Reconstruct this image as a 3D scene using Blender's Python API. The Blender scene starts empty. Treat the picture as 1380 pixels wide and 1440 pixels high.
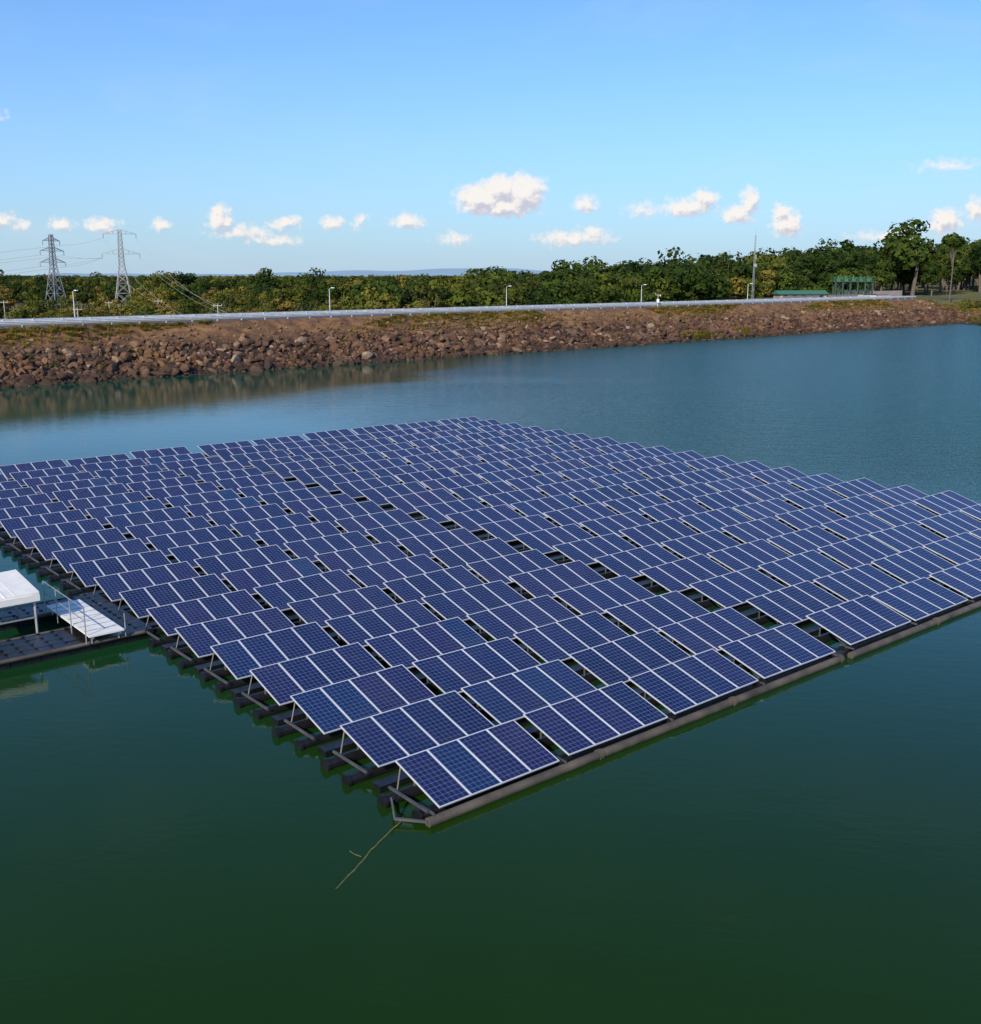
import bpy, math, random
import numpy as np
from mathutils import Vector, Matrix
random.seed(7); rng=np.random.default_rng(11)
scene=bpy.context.scene
R=math.radians

# ------------------------------------------------------------------ helpers
def new_mat(name):
    m=bpy.data.materials.new(name); m.use_nodes=True
    nt=m.node_tree; nt.nodes.clear()
    out=nt.nodes.new('ShaderNodeOutputMaterial'); b=nt.nodes.new('ShaderNodeBsdfPrincipled')
    nt.links.new(b.outputs[0],out.inputs[0])
    return m,nt,b
def L(nt,a,b): nt.links.new(a,b)
def math_n(nt,op,a,b=None,c=None,clamp=False):
    n=nt.nodes.new('ShaderNodeMath'); n.operation=op; n.use_clamp=clamp
    for i,v in enumerate((a,b,c)):
        if v is None: continue
        if isinstance(v,(int,float)): n.inputs[i].default_value=v
        else: nt.links.new(v,n.inputs[i])
    return n.outputs[0]
def mix_c(nt,f,a,b,blend='MIX'):
    n=nt.nodes.new('ShaderNodeMix'); n.data_type='RGBA'; n.blend_type=blend
    for s,v in ((n.inputs[0],f),(n.inputs[6],a),(n.inputs[7],b)):
        if isinstance(v,(int,float)): s.default_value=v
        elif isinstance(v,tuple): s.default_value=(*v[:3],1)
        else: nt.links.new(v,s)
    return n.outputs[2]
def noise(nt,vec,scale,detail=3,rough=.55,dist=0):
    n=nt.nodes.new('ShaderNodeTexNoise'); n.inputs['Scale'].default_value=scale
    n.inputs['Detail'].default_value=detail; n.inputs['Roughness'].default_value=rough
    n.inputs['Distortion'].default_value=dist
    if vec is not None: nt.links.new(vec,n.inputs['Vector'])
    return n
def ramp(nt,f,stops):
    n=nt.nodes.new('ShaderNodeValToRGB'); e=n.color_ramp.elements
    e[0].position=stops[0][0]; e[0].color=(*stops[0][1],1)
    e[1].position=stops[-1][0]; e[1].color=(*stops[-1][1],1)
    for p,c in stops[1:-1]:
        x=e.new(p); x.color=(*c,1)
    nt.links.new(f,n.inputs[0]); return n.outputs[0]
def smooth(nt,v,a,b):
    n=nt.nodes.new('ShaderNodeMapRange'); n.interpolation_type='SMOOTHSTEP'
    n.inputs[1].default_value=a; n.inputs[2].default_value=b
    nt.links.new(v,n.inputs[0]); return n.outputs[0]
def geo_pos(nt): return nt.nodes.new('ShaderNodeNewGeometry').outputs['Position']
def simple(name,col,rough=.6,metal=0,var=.25,scale=3.0,bump=0.0):
    m,nt,b=new_mat(name)
    n=noise(nt,geo_pos(nt),scale,4)
    c=ramp(nt,n.outputs[0],[(.3,tuple(x*(1-var) for x in col)),(.7,tuple(min(1,x*(1+var)) for x in col))])
    L(nt,c,b.inputs['Base Color']); b.inputs['Roughness'].default_value=rough; b.inputs['Metallic'].default_value=metal
    if bump:
        bn=nt.nodes.new('ShaderNodeBump'); bn.inputs['Strength'].default_value=bump
        L(nt,n.outputs[0],bn.inputs['Height']); L(nt,bn.outputs[0],b.inputs['Normal'])
    return m

class MB:
    def __init__(s): s.v=[];s.f=[];s.m=[];s.uv=[];s.c=[]
    def quad(s,p,mat=0,uv=None,col=(0,0,0)):
        i=len(s.v); s.v+= [tuple(x) for x in p]; s.f.append(tuple(range(i,i+len(p)))); s.m.append(mat)
        s.uv.append(uv or [(0,0)]*len(p)); s.c.append(col)
    def box(s,c,ax,ay,az,mat=0,col=(0,0,0)):
        c=Vector(c);ax=Vector(ax);ay=Vector(ay);az=Vector(az)
        i=len(s.v)
        for sx,sy,sz in ((-1,-1,-1),(1,-1,-1),(1,1,-1),(-1,1,-1),(-1,-1,1),(1,-1,1),(1,1,1),(-1,1,1)):
            s.v.append(tuple(c+ax*sx+ay*sy+az*sz))
        for q in ((0,3,2,1),(4,5,6,7),(0,1,5,4),(1,2,6,5),(2,3,7,6),(3,0,4,7)):
            s.f.append(tuple(i+k for k in q)); s.m.append(mat); s.uv.append([(0,0)]*4); s.c.append(col)
    def beam(s,p0,p1,w,mat=0,h=None):
        p0=Vector(p0);p1=Vector(p1); d=(p1-p0); l=d.length
        if l<1e-6: return
        d/=l; up=Vector((0,0,1)) if abs(d.z)<.95 else Vector((1,0,0))
        x=d.cross(up).normalized(); y=x.cross(d).normalized()
        s.box((p0+p1)/2,d*l/2,x*w/2,y*(h or w)/2,mat)
    def tube(s,p0,p1,r0,r1=None,seg=10,mat=0,caps=True):
        r1=r0 if r1 is None else r1
        p0=Vector(p0);p1=Vector(p1); d=(p1-p0).normalized()
        up=Vector((0,0,1)) if abs(d.z)<.95 else Vector((1,0,0))
        x=d.cross(up).normalized(); y=x.cross(d).normalized(); i=len(s.v)
        for p,r in ((p0,r0),(p1,r1)):
            for k in range(seg):
                a=2*math.pi*k/seg; s.v.append(tuple(p+x*math.cos(a)*r+y*math.sin(a)*r))
        for k in range(seg):
            k2=(k+1)%seg; s.f.append((i+k,i+k2,i+seg+k2,i+seg+k)); s.m.append(mat); s.uv.append([(0,0)]*4); s.c.append((0,0,0))
        if caps:
            s.f.append(tuple(i+k for k in range(seg))[::-1]); s.m.append(mat); s.uv.append([(0,0)]*seg); s.c.append((0,0,0))
            s.f.append(tuple(i+seg+k for k in range(seg))); s.m.append(mat); s.uv.append([(0,0)]*seg); s.c.append((0,0,0))
    def path(s,pts,r,seg=6,mat=0):
        for a,b in zip(pts[:-1],pts[1:]): s.tube(a,b,r,r,seg,mat,False)
    def make(s,name,mats,parent=None,smooth_=False,uv=False,link=True,loc=None):
        me=bpy.data.meshes.new(name)
        vs=s.v
        if loc is not None: vs=[(x-loc[0],y-loc[1],z-loc[2]) for x,y,z in vs]
        me.from_pydata(vs,[],s.f)
        for m in mats: me.materials.append(m)
        me.polygons.foreach_set('material_index',s.m)
        if uv:
            ul=me.uv_layers.new(name='UVMap'); ul.data.foreach_set('uv',[c for f in s.uv for t in f for c in t])
            ca=me.color_attributes.new('rnd','FLOAT_COLOR','CORNER')
            ca.data.foreach_set('color',[c for f,t in zip(s.f,s.c) for _ in f for c in (*t,1)])
        if smooth_: me.polygons.foreach_set('use_smooth',[True]*len(s.f))
        me.update()
        o=bpy.data.objects.new(name,me)
        if loc is not None: o.location=loc
        if link: scene.collection.objects.link(o)
        if parent: o.parent=parent
        return o
def empty(name):
    e=bpy.data.objects.new(name,None); scene.collection.objects.link(e); return e

# ------------------------------------------------------------------ camera
cam=bpy.data.cameras.new('camera'); co=bpy.data.objects.new('camera',cam); scene.collection.objects.link(co)
co.location=(0,0,13); co.rotation_euler=(R(90-12.62),0,0)
cam.sensor_fit='VERTICAL'; cam.sensor_height=24; cam.lens=24.93; cam.clip_end=30000; cam.clip_start=.1
scene.camera=co

# ------------------------------------------------------------------ sun + sky
SEL=31; saz=Vector((-.42,-.907)).normalized()
sd=Vector((saz.x*math.cos(R(SEL)),saz.y*math.cos(R(SEL)),math.sin(R(SEL))))
ld=bpy.data.lights.new('sun','SUN'); ld.energy=5.0; ld.angle=R(.53); ld.color=(1,.87,.67)
lo=bpy.data.objects.new('sun',ld); scene.collection.objects.link(lo); lo.rotation_euler=sd.to_track_quat('Z','Y').to_euler()

w=bpy.data.worlds.new('World'); scene.world=w; w.use_nodes=True; nt=w.node_tree; nt.nodes.clear()
wo=nt.nodes.new('ShaderNodeOutputWorld'); bg=nt.nodes.new('ShaderNodeBackground'); L(nt,bg.outputs[0],wo.inputs[0])
sky=nt.nodes.new('ShaderNodeTexSky'); sky.sky_type='NISHITA'; sky.sun_disc=False
sky.sun_elevation=R(SEL); sky.sun_rotation=math.atan2(sd.x,sd.y); sky.altitude=0
sky.air_density=1.0; sky.dust_density=.6; sky.ozone_density=2.2
bg.inputs[1].default_value=.1
tc=nt.nodes.new('ShaderNodeTexCoord'); sp=nt.nodes.new('ShaderNodeSeparateXYZ'); L(nt,tc.outputs['Generated'],sp.inputs[0])
az=math_n(nt,'MULTIPLY',math_n(nt,'ARCTAN2',sp.outputs[0],sp.outputs[1]),57.2958)
el=math_n(nt,'MULTIPLY',math_n(nt,'ARCSINE',sp.outputs[2]),57.2958)
cb=nt.nodes.new('ShaderNodeCombineXYZ'); L(nt,az,cb.inputs[0]); L(nt,el,cb.inputs[1])
P0=cb.outputs[0]
CL=[(-.5,3.75,1.6,.9,1.2),(1.7,4.05,1.3,1.2,1.25),(.5,3.35,2.5,.55,1.1),(.5,4.15,1.2,.95,1.2),
(4.9,3.5,.8,.5,.65),(10.2,3.3,1.7,.6,.75),(10.9,3.7,.85,.55,.85),(12.7,2.9,1.15,.55,.8),(13.2,3.6,.6,.9,.85),
(15.1,2.4,.95,.8,.9),(14.7,3.05,.7,.5,.8),(22.4,2.5,.85,.8,.9),(23.7,3.0,.55,.7,.8),(25.2,2.5,.7,.4,.7),
(-13.8,2.7,.8,.85,.9),(-12.5,2.05,2.5,.45,.5),(-11.2,1.7,1.9,.35,.5),(-10.5,2.55,1.05,.42,.7),(-8.2,2.55,.8,.42,.6),
(-6.8,2.6,.4,.55,.42),(-4.35,2.65,1.05,.47,.78),(-24.1,2.5,1.0,.5,.68),(-23,2.25,.7,.35,.5),(-21.2,2.3,.65,.45,.6),
(-19.5,2.35,1.0,.42,.6),(-16.6,2.3,.65,.42,.58),(-1.8,1.8,1.2,.45,.42),(4.2,1.8,2.5,.45,.58),(5.3,2.05,1.1,.45,.6),
(19.5,1.85,1.9,.35,.44),(22.3,5.0,1.7,.4,.34),(-23.9,7.3,.6,.4,.32),(7.9,3.2,1.2,.45,.42),(32,3,1.8,.8,.9),(-32,2.8,1.8,.6,.9)]
grp=bpy.data.node_groups.new('cloud_field','ShaderNodeTree')
grp.interface.new_socket('P',in_out='INPUT',socket_type='NodeSocketVector')
grp.interface.new_socket('F',in_out='OUTPUT',socket_type='NodeSocketFloat')
gi=grp.nodes.new('NodeGroupInput'); go=grp.nodes.new('NodeGroupOutput')
acc=None
for (cx,cy,rx,ry,wt) in CL:
    n=grp.nodes.new('ShaderNodeVectorMath'); n.operation='MULTIPLY_ADD'
    grp.links.new(gi.outputs[0],n.inputs[0]); n.inputs[1].default_value=(1/rx,1/ry,0); n.inputs[2].default_value=(-cx/rx,-cy/ry,0)
    l=grp.nodes.new('ShaderNodeVectorMath'); l.operation='LENGTH'; grp.links.new(n.outputs[0],l.inputs[0])
    v=math_n(grp,'MULTIPLY_ADD',l.outputs['Value'],-1.0*wt,1.0*wt)
    acc=v if acc is None else math_n(grp,'MAXIMUM',acc,v)
grp.links.new(acc,go.inputs[0])
def warp(vec):
    n1=noise(nt,vec,1.5,4,.62)
    a=nt.nodes.new('ShaderNodeVectorMath'); a.operation='MULTIPLY_ADD'; L(nt,n1.outputs['Color'],a.inputs[0]); a.inputs[1].default_value=(1.4,.8,0); a.inputs[2].default_value=(-.7,-.4,0)
    b=nt.nodes.new('ShaderNodeVectorMath'); b.operation='ADD'; L(nt,vec,b.inputs[0]); L(nt,a.outputs[0],b.inputs[1])
    g=nt.nodes.new('ShaderNodeGroup'); g.node_tree=grp; L(nt,b.outputs[0],g.inputs[0])
    n2=noise(nt,vec,2.6,6,.62)
    return math_n(nt,'ADD',g.outputs[0],math_n(nt,'MULTIPLY_ADD',n2.outputs[0],.85,-.425))
f1=warp(P0)
off=nt.nodes.new('ShaderNodeVectorMath'); off.operation='ADD'; L(nt,P0,off.inputs[0]); off.inputs[1].default_value=(-.14,.3,0)
f2=warp(off.outputs[0])
alpha=smooth(nt,f1,-.06,.52)
shade=smooth(nt,math_n(nt,'SUBTRACT',f2,f1),-.22,.42)
ccol=mix_c(nt,shade,(9.9,9.2,8.6),(6.0,5.9,6.8))
# thin cirrus veil
mp=nt.nodes.new('ShaderNodeMapping'); mp.inputs['Scale'].default_value=(.05,.16,1); mp.inputs['Rotation'].default_value=(0,0,R(-20)); L(nt,P0,mp.inputs[0])
ci=noise(nt,mp.outputs[0],1.3,4,.6,.6)
cim=math_n(nt,'MULTIPLY',smooth(nt,ci.outputs[0],.48,.8),.26)
hz=math_n(nt,'MULTIPLY',math_n(nt,'POWER',2.718,math_n(nt,'MULTIPLY',math_n(nt,'MAXIMUM',el,0),-.14)),.78)
skyc=mix_c(nt,1.0,sky.outputs[0],(.72,1.20,1.78),'MULTIPLY')
c1=mix_c(nt,hz,skyc,(5.0,6.4,7.9))
c2=mix_c(nt,cim,c1,(6.2,7.3,8.8))
c3=mix_c(nt,math_n(nt,'MULTIPLY',alpha,.92),c2,ccol)
L(nt,c3,bg.inputs[0])

# ------------------------------------------------------------------ dam frame
DX,DY=-57.5,124.8; cs,sn=.7432,.6691
def D(s,n,z=0): return (DX+cs*s-sn*n, DY+sn*s+cs*n, z)
def inv(x,y):
    x=x-DX;y=y-DY; return cs*x+sn*y, -sn*x+cs*y
def sst(a,b,x):
    t=np.clip((x-a)/(b-a),0,1); return t*t*(3-2*t)
def vn(x,y,sc):
    return (np.sin(x/sc+1.3*np.sin(y/sc*.8))+np.sin(y/sc*1.3+1.7*np.sin(x/sc*.6)))*.5
def height(x,y):
    s,n=inv(x,y)
    base=-2.5+sst(0,200,x)*3+vn(x,y,60)*.5
    back=22.5+28*sst(198,222,s)
    up=n*.459
    dn=np.maximum(6.2-(n-back)*.5,base)
    z=np.where(n<13.5,up,np.where(n<back,6.2,dn))
    fade=sst(248,285,s)
    Xs=124.5+np.maximum(288.6-y,0)*.13+vn(x,y,9)*1.2
    bank=np.clip((x-Xs)*.13,-4,4)+np.clip((x-Xs)*.02,-1,3)+vn(x,y,14)*.25
    z=z*(1-fade)+np.minimum(z,bank)*fade
    z=np.where(s>215,np.maximum(z,np.where(x>Xs,bank,-9)),z)
    return np.maximum(z,-6)
sv=np.unique(np.concatenate([[-9000,-5000,-3000,-1800,-1000,-600,-400,-300,-200],np.arange(-160,380,4),[400,430,470,520,600,700,900,1300,2000,3500,6000,9000]]))
nv=np.unique(np.concatenate([[-420,-300,-200,-150,-110,-80,-60,-45,-30,-20,-12,-6],np.arange(-3,60,1.5),[13.5,22.5],np.arange(60,130,6),[140,160,180,210,240,280,330,400,500,650,850,1200,1800,3000,5000,8000,12000]]))
SS,NN=np.meshgrid(sv,nv,indexing='ij'); X=DX+cs*SS-sn*NN; Y=DY+sn*SS+cs*NN; Z=height(X,Y)
Z=Z+np.where((NN>.5)&(NN<12.5)&(SS<250),rng.normal(0,.08,Z.shape),0)
ni,nj=len(sv),len(nv)
V=np.stack([X,Y,Z],-1).reshape(-1,3)
fs=[]
for i in range(ni-1):
    for j in range(nj-1):
        fs.append((i*nj+j,(i+1)*nj+j,(i+1)*nj+j+1,i*nj+j+1))
m_ground,nt,b=new_mat('ground_grass_soil'); p=geo_pos(nt)
na=noise(nt,p,.03,5,.6); nb=noise(nt,p,.5,4,.6); nc=noise(nt,p,2.5,3)
g=ramp(nt,na.outputs[0],[(.3,(.05,.07,.018)),(.5,(.12,.115,.03)),(.7,(.22,.16,.06))])
g=mix_c(nt,math_n(nt,'MULTIPLY',nb.outputs[0],.5),g,(.06,.08,.02))
soil=ramp(nt,nb.outputs[0],[(.3,(.055,.026,.013)),(.5,(.16,.08,.034)),(.72,(.29,.16,.06))])
vm=nt.nodes.new('ShaderNodeVectorMath'); vm.operation='DOT_PRODUCT'; L(nt,p,vm.inputs[0]); vm.inputs[1].default_value=(-sn,cs,0)
nd=math_n(nt,'SUBTRACT',vm.outputs['Value'],-sn*DX+cs*DY)
vm2=nt.nodes.new('ShaderNodeVectorMath'); vm2.operation='DOT_PRODUCT'; L(nt,p,vm2.inputs[0]); vm2.inputs[1].default_value=(cs,sn,0)
sdn=math_n(nt,'SUBTRACT',vm2.outputs['Value'],cs*DX+sn*DY)
# crevice shade between the lower stones, painted into the soil colour
soil=mix_c(nt,math_n(nt,'SUBTRACT',1.0,smooth(nt,nd,6,11)),soil,(.032,.017,.010))
k=math_n(nt,'MULTIPLY',math_n(nt,'LESS_THAN',nd,24),math_n(nt,'SUBTRACT',1.0,smooth(nt,sdn,246,262)))
L(nt,mix_c(nt,k,g,soil),b.inputs['Base Color']); b.inputs['Roughness'].default_value=.95
bn=nt.nodes.new('ShaderNodeBump'); bn.inputs['Strength'].default_value=.6; bn.inputs['Distance'].default_value=.3; L(nt,nc.outputs[0],bn.inputs['Height']); L(nt,bn.outputs[0],b.inputs['Normal'])
me=bpy.data.meshes.new('ground'); me.from_pydata(V.tolist(),[],fs); me.materials.append(m_ground)
me.polygons.foreach_set('use_smooth',[True]*len(fs)); me.update()
scene.collection.objects.link(bpy.data.objects.new('ground',me))

# ------------------------------------------------------------------ water
m_water,nt,b=new_mat('lake_water'); p=geo_pos(nt)
mpn=nt.nodes.new('ShaderNodeMapping'); mpn.inputs['Rotation'].default_value=(0,0,R(18)); mpn.inputs['Scale'].default_value=(.7,1.5,1); L(nt,p,mpn.inputs[0])
r1=noise(nt,mpn.outputs[0],2.2,3,.6); r2=noise(nt,mpn.outputs[0],.5,2,.5)
big=noise(nt,p,.018,3,.5,.8)
spx=nt.nodes.new('ShaderNodeSeparateXYZ'); L(nt,p,spx.inputs[0])
wind=smooth(nt,math_n(nt,'ADD',spx.outputs[0],math_n(nt,'MULTIPLY',big.outputs[0],50)),5,60)
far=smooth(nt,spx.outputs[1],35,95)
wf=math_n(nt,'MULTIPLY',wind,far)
wstr=math_n(nt,'ADD',math_n(nt,'MULTIPLY',wf,1.0),.035)
hgt=math_n(nt,'ADD',r1.outputs[0],math_n(nt,'MULTIPLY',r2.outputs[0],1.2))
bn=nt.nodes.new('ShaderNodeBump'); bn.inputs['Distance'].default_value=.16; L(nt,wstr,bn.inputs['Strength']); L(nt,hgt,bn.inputs['Height']); L(nt,bn.outputs[0],b.inputs['Normal'])
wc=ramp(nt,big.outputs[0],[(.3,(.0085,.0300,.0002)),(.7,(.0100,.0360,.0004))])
wc=mix_c(nt,smooth(nt,spx.outputs[1],18,62),wc,(.001,.055,.036))  # teal of the reflected sky painted into the base colour farther out
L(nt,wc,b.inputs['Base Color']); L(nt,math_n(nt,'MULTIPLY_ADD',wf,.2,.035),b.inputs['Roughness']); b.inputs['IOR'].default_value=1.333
b.inputs['Specular IOR Level'].default_value=.34
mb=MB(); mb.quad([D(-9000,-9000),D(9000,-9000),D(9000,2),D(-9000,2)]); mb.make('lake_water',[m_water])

# ------------------------------------------------------------------ instancing helper
def scatter(name,protos,pts,idx,rot,scl):
    coll=bpy.data.collections.new(name+'_kinds')
    for o in protos: coll.objects.link(o)
    me=bpy.data.meshes.new(name); me.from_pydata([tuple(p) for p in pts],[],[])
    a=me.attributes.new('idx','INT','POINT'); a.data.foreach_set('value',np.array(idx,dtype=np.int32))
    a=me.attributes.new('rot','FLOAT_VECTOR','POINT'); a.data.foreach_set('vector',np.array(rot,dtype=np.float32).ravel())
    a=me.attributes.new('scl','FLOAT_VECTOR','POINT'); a.data.foreach_set('vector',np.array(scl,dtype=np.float32).ravel())
    o=bpy.data.objects.new(name,me); scene.collection.objects.link(o)
    t=bpy.data.node_groups.new(name+'_nodes','GeometryNodeTree')
    t.interface.new_socket('Geometry',in_out='INPUT',socket_type='NodeSocketGeometry')
    t.interface.new_socket('Geometry',in_out='OUTPUT',socket_type='NodeSocketGeometry')
    gi=t.nodes.new('NodeGroupInput'); go=t.nodes.new('NodeGroupOutput')
    ci=t.nodes.new('GeometryNodeCollectionInfo'); ci.inputs['Collection'].default_value=coll
    ci.inputs['Separate Children'].default_value=True; ci.inputs['Reset Children'].default_value=True
    ip=t.nodes.new('GeometryNodeInstanceOnPoints'); ip.inputs['Pick Instance'].default_value=True
    def na(nm,ty):
        n=t.nodes.new('GeometryNodeInputNamedAttribute'); n.data_type=ty; n.inputs['Name'].default_value=nm; return n.outputs['Attribute']
    t.links.new(gi.outputs[0],ip.inputs['Points']); t.links.new(ci.outputs[0],ip.inputs['Instance'])
    t.links.new(na('idx','INT'),ip.inputs['Instance Index'])
    er=t.nodes.new('FunctionNodeEulerToRotation'); t.links.new(na('rot','FLOAT_VECTOR'),er.inputs[0])
    t.links.new(er.outputs[0],ip.inputs['Rotation']); t.links.new(na('scl','FLOAT_VECTOR'),ip.inputs['Scale'])
    t.links.new(ip.outputs[0],go.inputs[0])
    md=o.modifiers.new('scatter','NODES'); md.node_group=t
    return o

# ------------------------------------------------------------------ rip-rap
m_rock,nt,b=new_mat('riprap_rock'); p=geo_pos(nt); oi=nt.nodes.new('ShaderNodeObjectInfo')
c=ramp(nt,oi.outputs['Random'],[(0,(.035,.018,.012)),(.3,(.080,.036,.020)),(.55,(.135,.062,.033)),(.8,(.115,.072,.048)),(.92,(.20,.11,.062)),(1,(.32,.235,.165))])
nn=noise(nt,p,3.5,3,.6); c=mix_c(nt,smooth(nt,nn.outputs[0],.35,.7),c,mix_c(nt,.5,c,(.05,.024,.015)))
nl=noise(nt,p,.11,3); c=mix_c(nt,math_n(nt,'MULTIPLY',smooth(nt,nl.outputs[0],.52,.72),.38),c,(.24,.12,.04))
spz=nt.nodes.new('ShaderNodeSeparateXYZ'); L(nt,p,spz.inputs[0])
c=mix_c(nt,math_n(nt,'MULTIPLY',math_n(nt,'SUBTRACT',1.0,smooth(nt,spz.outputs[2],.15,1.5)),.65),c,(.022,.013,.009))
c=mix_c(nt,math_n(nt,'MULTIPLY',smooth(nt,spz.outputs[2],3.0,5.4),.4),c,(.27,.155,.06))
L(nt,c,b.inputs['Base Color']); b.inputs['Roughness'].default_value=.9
protos=[]
import bmesh
for k in range(7):
    bm=bmesh.new(); bmesh.ops.create_icosphere(bm,subdivisions=2,radius=1)
    dirs=[Vector(rng.normal(size=3)).normalized() for _ in range(10)]; cut=[random.uniform(.45,.8) for _ in dirs]
    for v in bm.verts:
        for d_,c_ in zip(dirs,cut):
            q=v.co.dot(d_)
            if q>c_: v.co-=d_*(q-c_)
        v.co+=Vector(rng.normal(size=3))*.025
        v.co.x*=1.3; v.co.z*=.75
    me=bpy.data.meshes.new('rock'); bm.to_mesh(me); bm.free(); me.materials.append(m_rock)
    protos.append(bpy.data.objects.new('rock_kind',me))
pts=[];idx=[];rot=[];scl=[]
N=20000
for _ in range(N):
    s=random.uniform(-110,262) ; n=random.uniform(-.8,12.6)
    pr=1.0 if n<8 else .8-.14*(n-8)
    if s<70: pr*= 1.0 if n<7.5 else .6
    if random.random()>pr: continue
    x,y,_z=D(s,n); 
    z=n*.459
    if s>246: z=float(height(np.array(x),np.array(y)))
    r=min(1.15,.2+random.expovariate(1/.20))*(1.0 if n<8 else .62)
    pts.append((x,y,z+random.uniform(-.05,.35)*r)); idx.append(random.randrange(7))
    rot.append((random.uniform(0,6.28),random.uniform(-.6,.6),random.uniform(0,6.28))); scl.append((r,r*random.uniform(.7,1),r*random.uniform(.6,1)))
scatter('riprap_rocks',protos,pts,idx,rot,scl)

# ------------------------------------------------------------------ foliage
def leaf_mat(name,stops,ns=.35):
    m,nt,b=new_mat(name); p=geo_pos(nt); oi=nt.nodes.new('ShaderNodeObjectInfo')
    c=ramp(nt,oi.outputs['Random'],stops)
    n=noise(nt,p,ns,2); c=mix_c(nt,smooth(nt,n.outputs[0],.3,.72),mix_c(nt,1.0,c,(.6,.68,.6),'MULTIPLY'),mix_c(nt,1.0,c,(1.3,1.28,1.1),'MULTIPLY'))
    L(nt,c,b.inputs['Base Color']); b.inputs['Roughness'].default_value=.8; b.inputs['Specular IOR Level'].default_value=.15
    return m
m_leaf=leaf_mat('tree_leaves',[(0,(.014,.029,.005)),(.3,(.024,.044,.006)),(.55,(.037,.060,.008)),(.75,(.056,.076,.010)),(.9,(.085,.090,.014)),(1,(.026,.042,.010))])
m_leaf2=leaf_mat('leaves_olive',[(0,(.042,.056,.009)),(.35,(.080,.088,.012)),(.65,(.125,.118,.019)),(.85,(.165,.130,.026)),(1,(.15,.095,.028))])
m_bark=simple('tree_bark',(.12,.10,.08),.9,0,.3,2)
def tree_proto(seed,leafm,crown=(.42,.42,.36),zc=.62,nb=12,nl=1400,ls=.034,trunk=True,br=(.1,.2),tr=.024):
    rs=np.random.default_rng(seed); mb=MB()
    cent=[]
    for k in range(nb):
        d=rs.normal(size=3); d/=np.linalg.norm(d); r=rs.uniform(.35,.85)
        c=np.array([d[0]*crown[0]*r,d[1]*crown[1]*r,zc+d[2]*crown[2]*r]); cent.append((c,rs.uniform(*br)))
    if trunk:
        top=np.array([rs.uniform(-.05,.05),rs.uniform(-.05,.05),zc*.75])
        mb.tube((0,0,-.06),tuple(top),tr,tr*.55,7,1)
        for c,r in cent[:8]: mb.tube(tuple(top*rs.uniform(.75,1)),tuple(c),tr*.38,tr*.12,5,1)
    for k in range(nl):
        c,r=cent[rs.integers(nb)]
        d=rs.normal(size=3); d/=np.linalg.norm(d)
        p=c+d*r*rs.uniform(.72,1.08)*np.array([1,1,.75])
        if p[2]<.12: continue
        nrm=d*1.0+rs.normal(size=3)*.3; nrm/=np.linalg.norm(nrm)
        t=np.cross(nrm,rs.normal(size=3)); t/=np.linalg.norm(t); u=np.cross(nrm,t)
        a=ls*rs.uniform(.5,1.15); b_=a*rs.uniform(.5,.9)
        mb.quad([p-t*a,p-u*b_+nrm*a*.2,p+t*a,p+u*b_],0)
    return mb.make('tree_kind',[leafm,m_bark],link=False)
TP=[tree_proto(1,m_leaf),tree_proto(2,m_leaf,(.36,.36,.4),.6,13),tree_proto(3,m_leaf,(.5,.46,.3),.66,15,1700),
    tree_proto(4,m_leaf,(.30,.33,.42),.57,11),tree_proto(5,m_leaf2,(.4,.4,.34),.62,11,1100),tree_proto(6,m_leaf2,(.34,.34,.38),.6,9,800),
    tree_proto(7,m_leaf,(.28,.28,.2),.78,8,650,.034,True,(.08,.14),.016)]
BP=[tree_proto(11,m_leaf,(.7,.7,.35),.4,9,700,.06,False),tree_proto(12,m_leaf2,(.75,.7,.3),.38,9,600,.06,False)]
pts=[];idx=[];rot=[];scl=[]
def add_tree(x,y,h,k,wd=1.0):
    z=float(height(np.array(x),np.array(y)))
    pts.append((x,y,z)); idx.append(k); rot.append((0,0,random.uniform(0,6.28))); ww=h*wd*random.uniform(.85,1.2); scl.append((ww,ww,h))
cnt=0
while cnt<4500:
    Dd=160*math.exp(random.random()*math.log(2600/160)); tt=random.uniform(-.68,.68)
    x=tt*Dd; y=Dd
    s,n=inv(x,y)
    if n<44: continue
    if s>200 and n<62: continue
    if x>124 and y<325: continue
    if -165<x<-112 and 350<y<400: continue
    cl=.5+.5*float(vn(np.array(x),np.array(y),23))
    if tt<-.12 and Dd<420:
        if random.random()>.25+.5*cl: continue
        h=random.uniform(3.5,9.5)+(2.5 if n>150 else 0)
        kk=random.choice([4,5,4,5,0,4,5])
    else:
        f=float(sst(-.12,.30,tt)); 
        h=random.uniform(10.5,15.3)+f*random.uniform(.5,9.5)
        if random.random()<.09: h*=1.2
        if Dd>700: h=random.uniform(12,16.5)+f*3.5
        if Dd<300 and tt<.1: h=random.uniform(8,16)
        kk=random.choice([0,1,2,3,0,1,2,3,4,6])
        if tt<.0: kk=random.choice([0,1,2,3,4,5,4,5])
        if kk==6: h*=1.1
    add_tree(x,y,h,kk,1.12 if h>10 else 1.25); cnt+=1
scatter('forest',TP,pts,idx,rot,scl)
pts=[];idx=[];rot=[];scl=[]
for _ in range(900):
    s=random.uniform(-140,250); n=random.uniform(36,110)
    if s>195 and n<56: continue
    x,y,_z=D(s,n); h=random.uniform(1.2,3.6); add_tree(x,y,h,random.randrange(2),1.3)
for _ in range(120):
    x=random.uniform(134,230); y=random.uniform(296,345); add_tree(x,y,random.uniform(.6,2.2),random.randrange(2),1.3)
scatter('shrubs',BP,pts,idx,rot,scl)
m_gr=leaf_mat('dry_grass',[(0,(.10,.12,.02)),(.4,(.22,.17,.04)),(.7,(.30,.16,.045)),(1,(.13,.17,.02))],.2)
GP=[]
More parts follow.
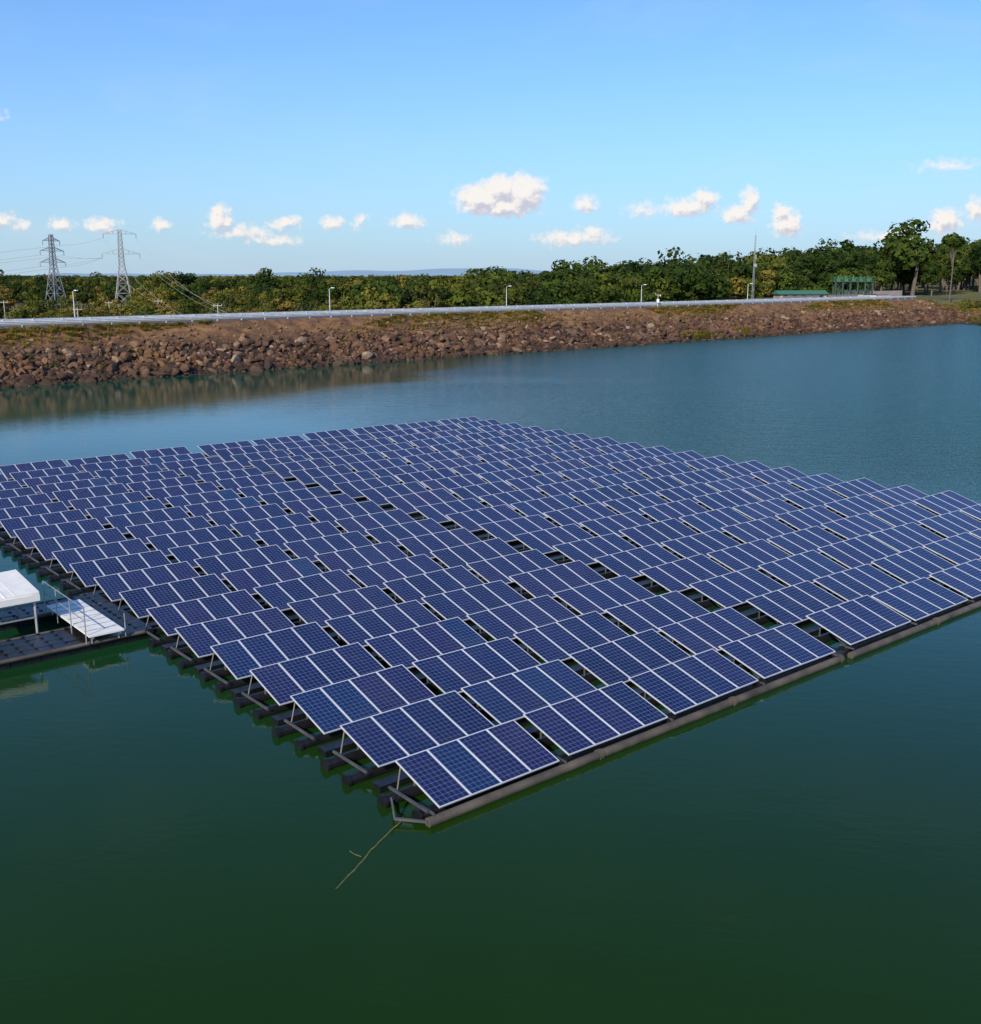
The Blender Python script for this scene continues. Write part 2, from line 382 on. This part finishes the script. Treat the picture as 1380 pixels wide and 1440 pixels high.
for k in range(3):
    mb=MB()
    for _ in range(46):
        a=random.uniform(0,6.28); r=random.uniform(0,.45); bx,by=r*math.cos(a),r*math.sin(a); l=random.uniform(.4,1); ln=random.uniform(.1,.6); wd=.05
        tx,ty=bx+math.cos(a)*ln,by+math.sin(a)*ln; px,py=-math.sin(a)*wd,math.cos(a)*wd
        mb.quad([(bx-px,by-py,0),(bx+px,by+py,0),((bx+tx)/2+px,(by+ty)/2+py,l*.65)])
        mb.quad([((bx+tx)/2+px,(by+ty)/2+py,l*.65),((bx+tx)/2-px,(by+ty)/2-py,l*.65),(tx,ty,l)])
    GP.append(mb.make('grass_kind',[m_gr],link=False))
pts=[];idx=[];rot=[];scl=[]
for _ in range(5600):
    s=random.uniform(-110,262); n=13.4-abs(random.gauss(0,2.0))
    if random.random()<.16: n=random.uniform(1,13)
    if n<.6: continue
    if vn(np.array(s),np.array(n*3),11)<-.2: continue
    x,y,_z=D(s,n); r=random.uniform(.3,.75); pts.append((x,y,float(height(np.array(x),np.array(y))))); idx.append(random.randrange(3)); rot.append((0,0,random.uniform(0,6.28))); scl.append((r*1.3,r*1.3,r*.75))
for _ in range(2600):
    x=random.uniform(124,215); y=random.uniform(272,350); z=float(height(np.array(x),np.array(y)))
    if z<.1: continue
    r=random.uniform(.5,1.2); pts.append((x,y,z)); idx.append(random.randrange(3)); rot.append((0,0,random.uniform(0,6.28))); scl.append((r*1.4,r*1.4,r*.7))
for s_,w_ in ((136,3),(150,1.2)):
    for _ in range(45):
        s=random.gauss(s_,w_); n=random.uniform(.6,2.6); x,y,_z=D(s,n); pts.append((x,y,n*.459)); idx.append(random.randrange(3)); rot.append((0,0,0)); scl.append((1.1,1.1,1.0))
scatter('grass',GP,pts,idx,rot,scl)

def single(name,proto,x,y,h,wd):
    o=bpy.data.objects.new(name,proto.data); o.location=(x,y,float(height(np.array(x),np.array(y)))); o.scale=(h*wd,h*wd,h); o.rotation_euler=(0,0,1); scene.collection.objects.link(o); return o
tall=tree_proto(31,m_leaf,(.13,.13,.09),.88,8,1000,.03,True,(.06,.10),.012)
single('tree',tall,146,345,22.5,1.0)
single('shrub',BP[1],139,318,4.2,.9)
single('shrub',BP[0],148,322,3.6,.9)

# ------------------------------------------------------------------ distant hills
m_hill=simple('distant_hill_haze',(.24,.36,.46),1,0,.05,.002)  # aerial haze painted into the hills as a blue-grey base colour
mb=MB(); pr=[]
for i in range(161):
    t=i/160; x=-3400+t*6800
    hh=14+48*math.exp(-((x+150)/620)**2)+18*math.exp(-((x+1100)/420)**2)+5*math.sin(x/310)+3*math.sin(x/97)
    pr.append((x,max(3,hh)))
for (x0,h0),(x1,h1) in zip(pr[:-1],pr[1:]):
    mb.quad([(x0,8000,-5),(x1,8000,-5),(x1,8700,h1),(x0,8700,h0)]); mb.quad([(x0,8700,h0),(x1,8700,h1),(x1,9800,-5),(x0,9800,-5)])
mb.make('hills',[m_hill],smooth_=True)

# ------------------------------------------------------------------ crest road, kerbs, guard rails, lamps
m_asph=simple('asphalt',(.055,.055,.058),.9,0,.2,1.5); m_conc=simple('concrete',(.42,.40,.37),.85,0,.15,.8)
m_white=simple('white_paint',(.78,.78,.76),.6,0,.05,2); m_galv=simple('galvanised_steel',(.60,.63,.67),.45,.15,.15,1.5)
S0,S1=-900,250
mb=MB()
st=list(range(S0,S1+1,10))
for a,b_ in zip(st[:-1],st[1:]):
    mb.quad([D(a,14.9,6.206),D(b_,14.9,6.206),D(b_,21.1,6.206),D(a,21.1,6.206)])
    for n0 in (15.2,20.7): mb.quad([D(a,n0,6.211),D(b_,n0,6.211),D(b_,n0+.12,6.211),D(a,n0+.12,6.211)],1)
    mb.quad([D(a,17.94,6.211),D(a+4,17.94,6.211),D(a+4,18.06,6.211),D(a,18.06,6.211)],1)
road=mb.make('road',[m_asph,m_white])
A2=Vector((cs,sn,0)); N2=Vector((-sn,cs,0)); Zv=Vector((0,0,1))
mb=MB()
for n0 in (14.75,21.25):
    mb.box(Vector(D((S0+S1)/2,n0,6.25)),A2*(S1-S0)/2,N2*.13,Zv*.12)
mb.make('kerb',[m_conc])
for n0,sg in ((14.3,-1),(21.7,1)):
    mb=MB()
    for s in np.arange(-300,S1,4.0):
        mb.box(Vector(D(s,n0-sg*.10,6.2+.36)),A2*.07,N2*.06,Zv*.42)
    prof=[(0,.42),(.07,.49),(.07,.55),(.0,.60),(.0,.64),(.07,.69),(.07,.76),(0,.83)]
    for (q0,z0),(q1,z1) in zip(prof[:-1],prof[1:]):
        mb.quad([D(-300,n0+sg*q0,6.2+z0),D(S1,n0+sg*q0,6.2+z0),D(S1,n0+sg*q1,6.2+z1),D(-300,n0+sg*q1,6.2+z1)])
    mb.make('guard_rail',[m_galv])
def lamp(x,y,z,h=4.4):
    mb=MB(); mb.tube((0,0,0),(0,0,h),.09,.055,8); mb.tube((0,0,0),(0,0,.3),.16,.14,8)
    mb.path([(0,0,h-.05),(.25,-.25,h+.12),(.55,-.5,h+.18)],.035)
    mb.box((.7,-.62,h+.18),Vector((.22,-.19,0)),Vector((.1,.11,0)),(0,0,.06),1)
    o=mb.make('street_lamp',[m_galv,m_white]); o.location=(x,y,z); return o
for s in (18,61,101.5,141.5,181,-22,-62): 
    x,y,_=D(s,22.2); lamp(x,y,6.15)
mb=MB(); mb.tube((0,0,0),(0,0,2.6),.06,.05,8); mb.box((0,0,1.3),(.25,0,0),(0,.18,0),(0,0,.35),1); mb.beam((-.6,0,2.5),(.6,0,2.5),.05); mb.box((.45,0,2.35),(.1,0,0),(0,.1,0),(0,0,.12),1)
mb.tube((-.5,0,2.5),(-.5,0,2.9),.03,.03,6)
o=mb.make('weather_station',[m_galv,m_white]); o.location=D(137,13.9,6.2)

# ------------------------------------------------------------------ pylons + wires
m_steel=simple('pylon_steel',(.30,.31,.33),.5,.3,.15,.5)
def pylon(name,loc,H,ang,arms,wb=3.1):
    mb=MB(); W=lambda z: (wb+(.85-wb)*min(1,(z/(H*.62)))) if z<H*.62 else .85-.35*((z-H*.62)/(H*.38))
    zs=[0]; 
    while zs[-1]<H*.98: zs.append(min(H,zs[-1]+max(1.4,W(zs[-1])*1.5)))
    def c(z,k): w=W(z); return (w*(1,-1,-1,1)[k],w*(1,1,-1,-1)[k],z)
    for z0,z1 in zip(zs[:-1],zs[1:]):
        for k in range(4):
            k2=(k+1)%4
            mb.beam(c(z0,k),c(z1,k),.20); mb.beam(c(z0,k),c(z1,k2),.10); mb.beam(c(z0,k2),c(z1,k),.10); mb.beam(c(z1,k),c(z1,k2),.10)
    for za,sp_,hh in arms:
        for sg in (-1,1):
            tip=(sg*sp_,0,za); w_=W(za)
            for yy in (-1,1):
                mb.beam((sg*w_,yy*w_,za),tip,.14); mb.beam((sg*w_,yy*W(za+hh),za+hh),tip,.12)
                for q in (.33,.66):
                    a=Vector((sg*w_,yy*w_,za)).lerp(Vector(tip),q); b2=Vector((sg*w_,yy*w_,za+hh)).lerp(Vector(tip),q); mb.beam(a,b2,.08)
            mb.tube((tip[0],0,za-1.5),(tip[0],0,za-.05),.10,.10,6,1)
    o=mb.make(name,[m_steel,simple('insulator',(.25,.16,.12),.3)]); o.location=loc; o.rotation_euler=(0,0,ang); return o
p1=(-123.6,366,-3.0); p2=(-157,392,-3.0)
pylon('electricity_pylon',p1,30.5,R(12),[(22.5,6.0,1.6),(29.0,5.2,1.3)],3.6)
pylon('electricity_pylon',p2,30,R(60),[(20,5.4,1.5),(24,5.0,1.3),(27.5,3.6,1.1)],3.4)
m_wire=simple('wire',(.42,.40,.32),.5,.3)
mb=MB()
def wire(a,b_,sag,n=18,r=.035):
    a=Vector(a);b_=Vector(b_); mb.path([a.lerp(b_,i/n)-Vector((0,0,sag*4*(i/n)*(1-i/n))) for i in range(n+1)],r,4)
c12,s12=math.cos(R(12)),math.sin(R(12))
def arm1(x,z): return (p1[0]+x*c12,p1[1]+x*s12,p1[2]+z)
for x,z,ex,ez in ((6,21,-58,1.5),(-6,21,-70,1.5),(5.2,27.6,-62,3),(-5.2,27.6,-74,3),(6,21.2,-50,.5)):
    wire(arm1(x,z),(ex,262,ez),3.2)
c70,s70=math.cos(R(60)),math.sin(R(60))
for x,z,q in ((5.4,18.5,-6),(5.0,22.5,-6),(3.6,26,-5.2),(-5.4,18.5,-6),(-5,22.5,-6)):
    a=(p2[0]+x*c70,p2[1]+x*s70,p2[2]+z)
    wire(a,arm1(q,21.2 if z<24 else 27.7),.6)
    wire(a,(a[0]-160,a[1]-130,a[2]-16),3)
mb.make('power_lines',[m_wire])
for px,py,h in ((-66,262,9),(-92,300,9),(-112,318,8),(-150,330,10),(-128,285,9),(-100,262,8)):
    mb=MB(); mb.tube((0,0,0),(0,0,h),.16,.11,8); mb.beam((-1.1,0,h-.5),(1.1,0,h-.5),.12)
    for q in (-1,0,1): mb.tube((q,0,h-.45),(q,0,h-.1),.06,.06,6)
    o=mb.make('utility_pole',[m_conc]); o.location=(px,py,float(height(np.array(px),np.array(py))))

# ------------------------------------------------------------------ abutment structures
m_green=simple('green_paint',(.05,.17,.10),.6,.1,.15,1); m_dkgreen=simple('dark_green_steel',(.03,.065,.05),.6,.2,.2,1)
m_wall=simple('pinkish_concrete',(.38,.31,.28),.9,0,.15,.5); m_glass=simple('dark_window',(.03,.04,.05),.15,0,.1)
par=empty('spillway_gate_gantry')
par.location=D(236,25.5,6.2); par.rotation_euler=(0,0,R(-6))
mb=MB()
for i in range(6):
    for j in (0,1):
        x=-5+2*i; y=j*3; mb.box((x,y,2.3),(.2,0,0),(0,.22,0),(0,0,2.3),0)
    if i in (0,4):
        mb.beam((x,0,2.3),(x+2,0,4.4),.09,0); mb.beam((x+2,0,2.3),(x,0,4.4),.09,0)
mb.box((0,1.5,4.72),(5.6,0,0),(0,2.0,0),(0,0,.12),0)
for i in range(5):
    x=-4+2*i; mb.box((x,1.5,5.2),(.5,0,0),(0,.8,0),(0,0,.36),1); mb.box((x,1.5,5.62),(.6,0,0),(0,.95,0),(0,0,.06),1); mb.tube((x,1.5,5.68),(x,1.5,6.3),.12,.12,8,1)
for y in (-.45,3.45):
    for i in range(12): mb.beam((-5.5+i,y,4.84),(-5.5+i,y,5.9),.05,1)
    mb.beam((-5.5,y,5.9),(5.5,y,5.9),.06,1); mb.beam((-5.5,y,5.4),(5.5,y,5.4),.05,1)
o=mb.make('gantry_frame',[m_dkgreen,m_green],parent=par)
mb=MB(); mb.box((0,1.5,.5),(6,0,0),(0,2.2,0),(0,0,.5),0)
for i in range(5): mb.box((-4+2*i,1.5,1.7),(.75,0,0),(0,.06,0),(0,0,.7),1)
mb.make('concrete_sill',[m_conc,m_dkgreen],parent=par)
par=empty('control_building'); par.location=D(214,28.5,6.2); par.rotation_euler=(0,0,R(8))
mb=MB(); mb.box((0,0,.8),(6.5,0,0),(0,2.2,0),(0,0,.8),0)
for i in range(5): mb.box((-5+2.5*i,-2.21,.95),(.55,0,0),(0,.03,0),(0,0,.35),1)
mb.make('walls',[m_wall,m_glass],parent=par)
mb=MB(); 
mb.quad([(-7,-2.8,1.55),(7,-2.8,1.55),(7,0,2.5),(-7,0,2.5)]);mb.quad([(-7,0,2.5),(7,0,2.5),(7,2.8,1.55),(-7,2.8,1.55)]);mb.quad([(-7,-2.8,1.55),(-7,0,2.5),(-7,2.8,1.55)]);mb.quad([(7,-2.8,1.55),(7,2.8,1.55),(7,0,2.5)])
mb.make('roof',[m_green],parent=par)
mb=MB()
mb.box(Vector(D(226,24.3,6.75)),A2*27,N2*.12,Zv*.55)
mb.box(Vector(D(226,24.3,7.36)),A2*27,N2*.2,Zv*.06)
mb.box(Vector(D(262,33,7.1)),A2*16,N2*.12,Zv*.9)
mb.make('parapet_wall',[m_wall])
mb=MB(); hM=16
for k in range(3):
    a=k*2.094; mb.beam((.28*math.cos(a),.28*math.sin(a),0),(.16*math.cos(a),.16*math.sin(a),hM),.06)
for z in np.arange(0,hM-.6,.7):
    for k in range(3):
        a=k*2.094;a2=a+2.094; r0=.28-.12*z/hM; mb.beam((r0*math.cos(a),r0*math.sin(a),z),(r0*math.cos(a2),r0*math.sin(a2),z+.7),.035)
mb.tube((0,0,hM),(0,0,hM+1.8),.03,.02,5); mb.box((.3,0,11),(.15,0,0),(0,.2,0),(0,0,.5)); mb.tube((.2,-.3,9),(.2,-.5,9),.45,.45,12)
o=mb.make('antenna_mast',[m_steel]); o.location=D(184.5,23.2,6.0)

# ------------------------------------------------------------------ floating solar array
O=Vector((-1.243,23.67,0)); A=Vector((.7703,.6377,0)); B=Vector((-.6377,.7703,0))
def W(a,b_,z): return O+A*a+B*b_+Vector((0,0,z))
m_pan,nt,b=new_mat('solar_cells')
uvn=nt.nodes.new('ShaderNodeUVMap'); uvn.uv_map='UVMap'; sx=nt.nodes.new('ShaderNodeSeparateXYZ'); L(nt,uvn.outputs[0],sx.inputs[0])
def cell(v,n,wd):
    f=math_n(nt,'FRACT',math_n(nt,'MULTIPLY',v,n)); d=math_n(nt,'ABSOLUTE',math_n(nt,'SUBTRACT',f,.5))
    return math_n(nt,'GREATER_THAN',d,.5-wd)
gl=math_n(nt,'MAXIMUM',cell(sx.outputs[0],6,.022),cell(sx.outputs[1],12,.022))
bus=math_n(nt,'MULTIPLY',cell(sx.outputs[0],18,.03),.16)
gl=math_n(nt,'MAXIMUM',gl,bus)
at=nt.nodes.new('ShaderNodeAttribute'); at.attribute_name='rnd'; sr=nt.nodes.new('ShaderNodeSeparateColor'); L(nt,at.outputs['Color'],sr.inputs[0])
base=ramp(nt,sr.outputs[0],[(0,(.004,.011,.060)),(.4,(.006,.015,.080)),(.7,(.012,.014,.078)),(.86,(.005,.021,.092)),(1,(.005,.032,.110))])
vo=nt.nodes.new('ShaderNodeTexVoronoi'); vo.inputs['Scale'].default_value=38; L(nt,geo_pos(nt),vo.inputs['Vector'])
sv2=nt.nodes.new('ShaderNodeSeparateColor'); L(nt,vo.outputs['Color'],sv2.inputs[0])
base=mix_c(nt,1.0,base,ramp(nt,sv2.outputs[0],[(0,(.75,.75,.8)),(1,(1.35,1.3,1.2))]),'MULTIPLY')
dn=noise(nt,geo_pos(nt),.9,4); base=mix_c(nt,math_n(nt,'MULTIPLY',smooth(nt,dn.outputs[0],.45,.8),.04),base,(.3,.28,.25))
L(nt,mix_c(nt,gl,base,(.22,.27,.38)),b.inputs['Base Color'])
b.inputs['Roughness'].default_value=.13; b.inputs['IOR'].default_value=1.42
m_fr=simple('aluminium_frame',(.72,.73,.75),.4,.35,.06,2); m_back=simple('backsheet',(.5,.5,.5),.7)
m_black=simple('black_hdpe',(.010,.010,.012),.38,0,.4,2,.1); m_pipe=simple('weathered_pipe',(.085,.07,.055),.6,0,.5,1.2)
m_rail=simple('support_steel',(.085,.085,.09),.6,.3,.3,2)
arr=empty('floating_solar_array')
mp_=MB(); mf=MB(); mr=MB(); mbk=MB(); mpi=MB()
PITCH=2.69; tau0=R(16); GAP=.36
def a_of(i): return i*(4.0+GAP-.01)+(.55 if i>=4 else 0)
AEND=a_of(9)+4
for r in range(20):
    for i in range(10):
        tau=tau0+R(random.gauss(0,.7)); a0=a_of(i)+random.gauss(0,.03); b0=r*PITCH+random.gauss(0,.03); zl=.37+random.gauss(0,.017)
        roll=random.gauss(0,.006)
        U=(A+Vector((0,0,roll))).normalized(); Dv=B*math.cos(tau)+Vector((0,0,math.sin(tau))); Nn=U.cross(Dv).normalized()
        tr=random.random()
        for k in range(4):
            o0=W(a0,b0,zl)+U*(k*1.003); rv=min(1,max(0,tr*.5+random.random()*.5)); 
            pw,pl,fw=.99,1.96,.028
            q=lambda u,v,n=0: o0+U*u+Dv*v+Nn*n
            i0=fw; mp_.quad([q(i0,i0),q(pw-i0,i0),q(pw-i0,pl-i0),q(i0,pl-i0)],0,[(0,0),(1,0),(1,1),(0,1)],(rv,0,0))
            mp_.quad([q(i0,pl-i0,-.012),q(pw-i0,pl-i0,-.012),q(pw-i0,i0,-.012),q(i0,i0,-.012)],1)
            mf.box(q(pw/2,fw/2,-.014),U*pw/2,Dv*fw/2,Nn*.02); mf.box(q(pw/2,pl-fw/2,-.014),U*pw/2,Dv*fw/2,Nn*.02)
            mf.box(q(fw/2,pl/2,-.014),U*fw/2,Dv*(pl/2-fw),Nn*.02); mf.box(q(pw-fw/2,pl/2,-.014),U*fw/2,Dv*(pl/2-fw),Nn*.02)
        for v in (.45,1.5):
            c=W(a0+2,b0,zl)+Dv*v-Nn*.062; mr.box(c,U*1.95,Dv*.022,Nn*.025)
            for aa in (.3,2.0,3.7):
                pt=W(a0+aa,b0,zl)+Dv*v-Nn*.09; mr.beam(pt,(pt.x,pt.y,.12),.05)
        for aa in (.3,3.7):
            p_=W(a0+aa,b0,zl)+Dv*1.5-Nn*.09; q_=W(a0+aa,b0+.45,.2); mr.beam(p_,q_,.035)
    for (s0,s1) in ((-.62,17.0),(17.85,AEND+.3)):
        for db,rr in ((.35,.16),(1.5,.18)):
            e0=s0+random.uniform(-.16,.2)
            mbk.tube(W(e0,r*PITCH+db,.07),W(s1,r*PITCH+db,.07),rr,rr,14)
            mbk.tube(W(e0-.03,r*PITCH+db,.07),W(e0+.06,r*PITCH+db,.07),rr+.035,rr+.035,14)
    b1=r*PITCH
    mr.beam(W(-.28,b1+.1,.28),W(-.28,b1+1.75,.28),.06); mr.beam(W(-.2,b1+1.5,.28),W(.1,b1+1.75,.82),.035)
    for a in (4.1,8.45,12.8,17.0): mbk.box(W(a+.08,b1+1.35,.2),A*.1,B*1.34,Vector((0,0,.05)))
    for a in [a_of(i)-.2 for i in range(6,10)]: mbk.box(W(a,b1+1.35,.2),A*.1,B*1.34,Vector((0,0,.05)))
    for (s0,s1) in ((-.35,16.9),(17.95,AEND)):
        if r<19: mbk.box(W((s0+s1)/2,b1+2.25,.10),A*(s1-s0)/2,B*.2,Vector((0,0,.08)))
bb=0.0
while bb<19*PITCH+1.9:
    mbk.box(W(17.43,bb+.3,.12),A*.27,B*.285,Vector((0,0,.1))); bb+=.62
    mbk.box(W(17.43,bb-.32,.2),A*.4,B*.02,Vector((0,0,.02)))
def jit(a0,a1,b0,r,z):
    a=a0
    while a<a1-.1:
        e=min(a+5.85,a1); mpi.tube(W(a,b0,z),W(e,b0,z),r,r,14); mpi.tube(W(e-.07,b0,z),W(min(e+.07,a1),b0,z),r+.03,r+.03,14); a=e
jit(-.4,17.25,-.06,.125,.09); jit(17.7,AEND+.5,-.12,.125,.09)
for a in (-.2,4.2,8.5,12.9,17.0,18.0,22.2,26.6,31,35.3,39.6): mr.beam(W(a,-.06,.25),W(a,.5,.25),.05)
mr.beam(W(-.4,-.06,.12),W(-.95,.55,.14),.06); mr.beam(W(-.95,.55,.14),W(-.45,1.4,.14),.05); mr.beam(W(-.95,.55,.14),W(-.8,.9,.5),.04)
mp_.make('solar_panels',[m_pan,m_back],arr,uv=True); mf.make('panel_frames',[m_fr],arr); mr.make('support_frame',[m_rail],arr)
mbk.make('pontoons',[m_black],arr); mpi.make('edge_pipe',[m_pipe],arr)

m_rope=simple('mooring_rope',(.14,.125,.035),.9,0,.35,6)
mb=MB(); P=[W(-.9,.5,.14),Vector((-2.15,23.6,.03)),Vector((-2.4,23.1,.012)),Vector((-2.75,22.3,.008)),Vector((-2.95,21.7,.002)),Vector((-3.2,21.1,-.004)),Vector((-3.38,20.6,-.013))]
pp=[]
for a,b_ in zip(P[:-1],P[1:]):
    for i in range(5): pp.append(a.lerp(b_,i/5)+Vector((random.uniform(-.015,.015),random.uniform(-.015,.015),0)))
mb.path(pp,.018,6); mb.path([Vector((-2.95,22.0,.002)),Vector((-3.12,22.1,.002)),Vector((-3.25,22.25,-.003))],.010,5)
mb.make('mooring_rope',[m_rope])

# ------------------------------------------------------------------ access dock at left
m_wp=simple('white_sheet',(.74,.73,.70),.55,0,.07,2)
dock=empty('floating_dock')
mb=MB()
def deck(a0,a1,b0,b1):
    a=a0
    while a<a1-.05:
        b_=b0
        while b_<b1-.05:
            mb.box(W(a+.25,b_+.25,.17+random.uniform(-.01,.01)),A*.24,B*.24,Vector((0,0,.17))); b_+=.5
            mb.tube(W(a,b_-.0,.34),W(a,b_,.38),.06,.06,6)
        a+=.5
deck(-18,-.4,17.4,19.4); deck(-18,-.4,21.7,23.2); deck(-1.0,-.4,19.4,21.7)
mb.make('float_blocks',[m_black],dock)
mb=MB()
for b_ in (17.35,19.45,21.65,23.25): mb.tube(W(-18,b_,.3),W(-.35,b_,.3),.07,.07,8)
mb.make('edge_tubes',[m_pipe],dock)
m_dg=simple('handrail_steel',(.28,.29,.30),.5,.3,.2,2)
par=empty('gangway')
mb=MB(); mb.box(W(-1.8,19.4,.62),A*.62,B*2.3,Vector((0,0,.03)),0)
for k in range(1,8): mb.box(W(-1.8,17.1+k*.575,.655),A*.6,B*.012,Vector((0,0,.008)),1)
for a in (-2.28,-1.32): mb.beam(W(a,17.12,.55),W(a,21.68,.55),.06,1)
for b_ in (17.3,19.4,21.5): 
    for a in (-2.28,-1.32): mb.beam(W(a,b_,.3),W(a,b_,.6),.06,1)
mb.make('gangway_deck',[m_wp,m_dg],par)
mb=MB()
for b_ in (17.2,18.7,20.2,21.6): mb.tube(W(-2.5,b_,.35),W(-2.5,b_,1.65),.022,.022,8)
for z in (1.65,1.2): mb.tube(W(-2.5,17.2,z),W(-2.5,21.6,z),.018,.018,8)
mb.tube(W(-1.1,17.2,.35),W(-1.1,17.2,1.2),.022,.022,8)
mb.make('handrail',[m_dg],par)
par=empty('inverter_shelter')
mb=MB(); mb.box(W(-4.75,20.9,1.9),A*1.5+Vector((0,0,.05)),B*1.35+Vector((0,0,.12)),Vector((0,0,.035)),0)
for k in range(9): mb.box(W(-6.1+k*.34,20.9,1.945),A*.03+Vector((0,0,.001)),B*1.34+Vector((0,0,.119)),Vector((0,0,.02)),0)
mb.box(W(-4.75,19.53,1.66),A*1.5,B*.02,Vector((0,0,.12)),0)
for a in (-6.1,-3.4):
    for b_ in (19.7,22.1): mb.beam(W(a,b_,.3),W(a,b_,1.85),.07,1)
mb.beam(W(-6.1,19.7,.9),W(-3.4,19.7,.9),.05,1)
mb.make('roof_and_posts',[m_wp,m_dg],par)
mb=MB()
for a in (-5.6,-4.6): mb.box(W(a,22.0,1.0),A*.38,B*.2,Vector((0,0,.55)),0); mb.box(W(a,21.79,1.05),A*.3,B*.012,Vector((0,0,.4)),1)
mb.make('inverter_cabinets',[m_wp,m_dg],par)
mb=MB()
for a in np.arange(-12,-2.6,1.6): mb.tube(W(a,21.75,.34),W(a,21.75,1.1),.02,.02,6)
for z in (.75,1.1): mb.tube(W(-12,21.75,z),W(-2.8,21.75,z),.02,.02,6)
mb.make('dock_railing',[m_dg],dock)

scene.view_settings.view_transform='Standard'; scene.view_settings.look='None'; scene.view_settings.exposure=0; scene.view_settings.gamma=1
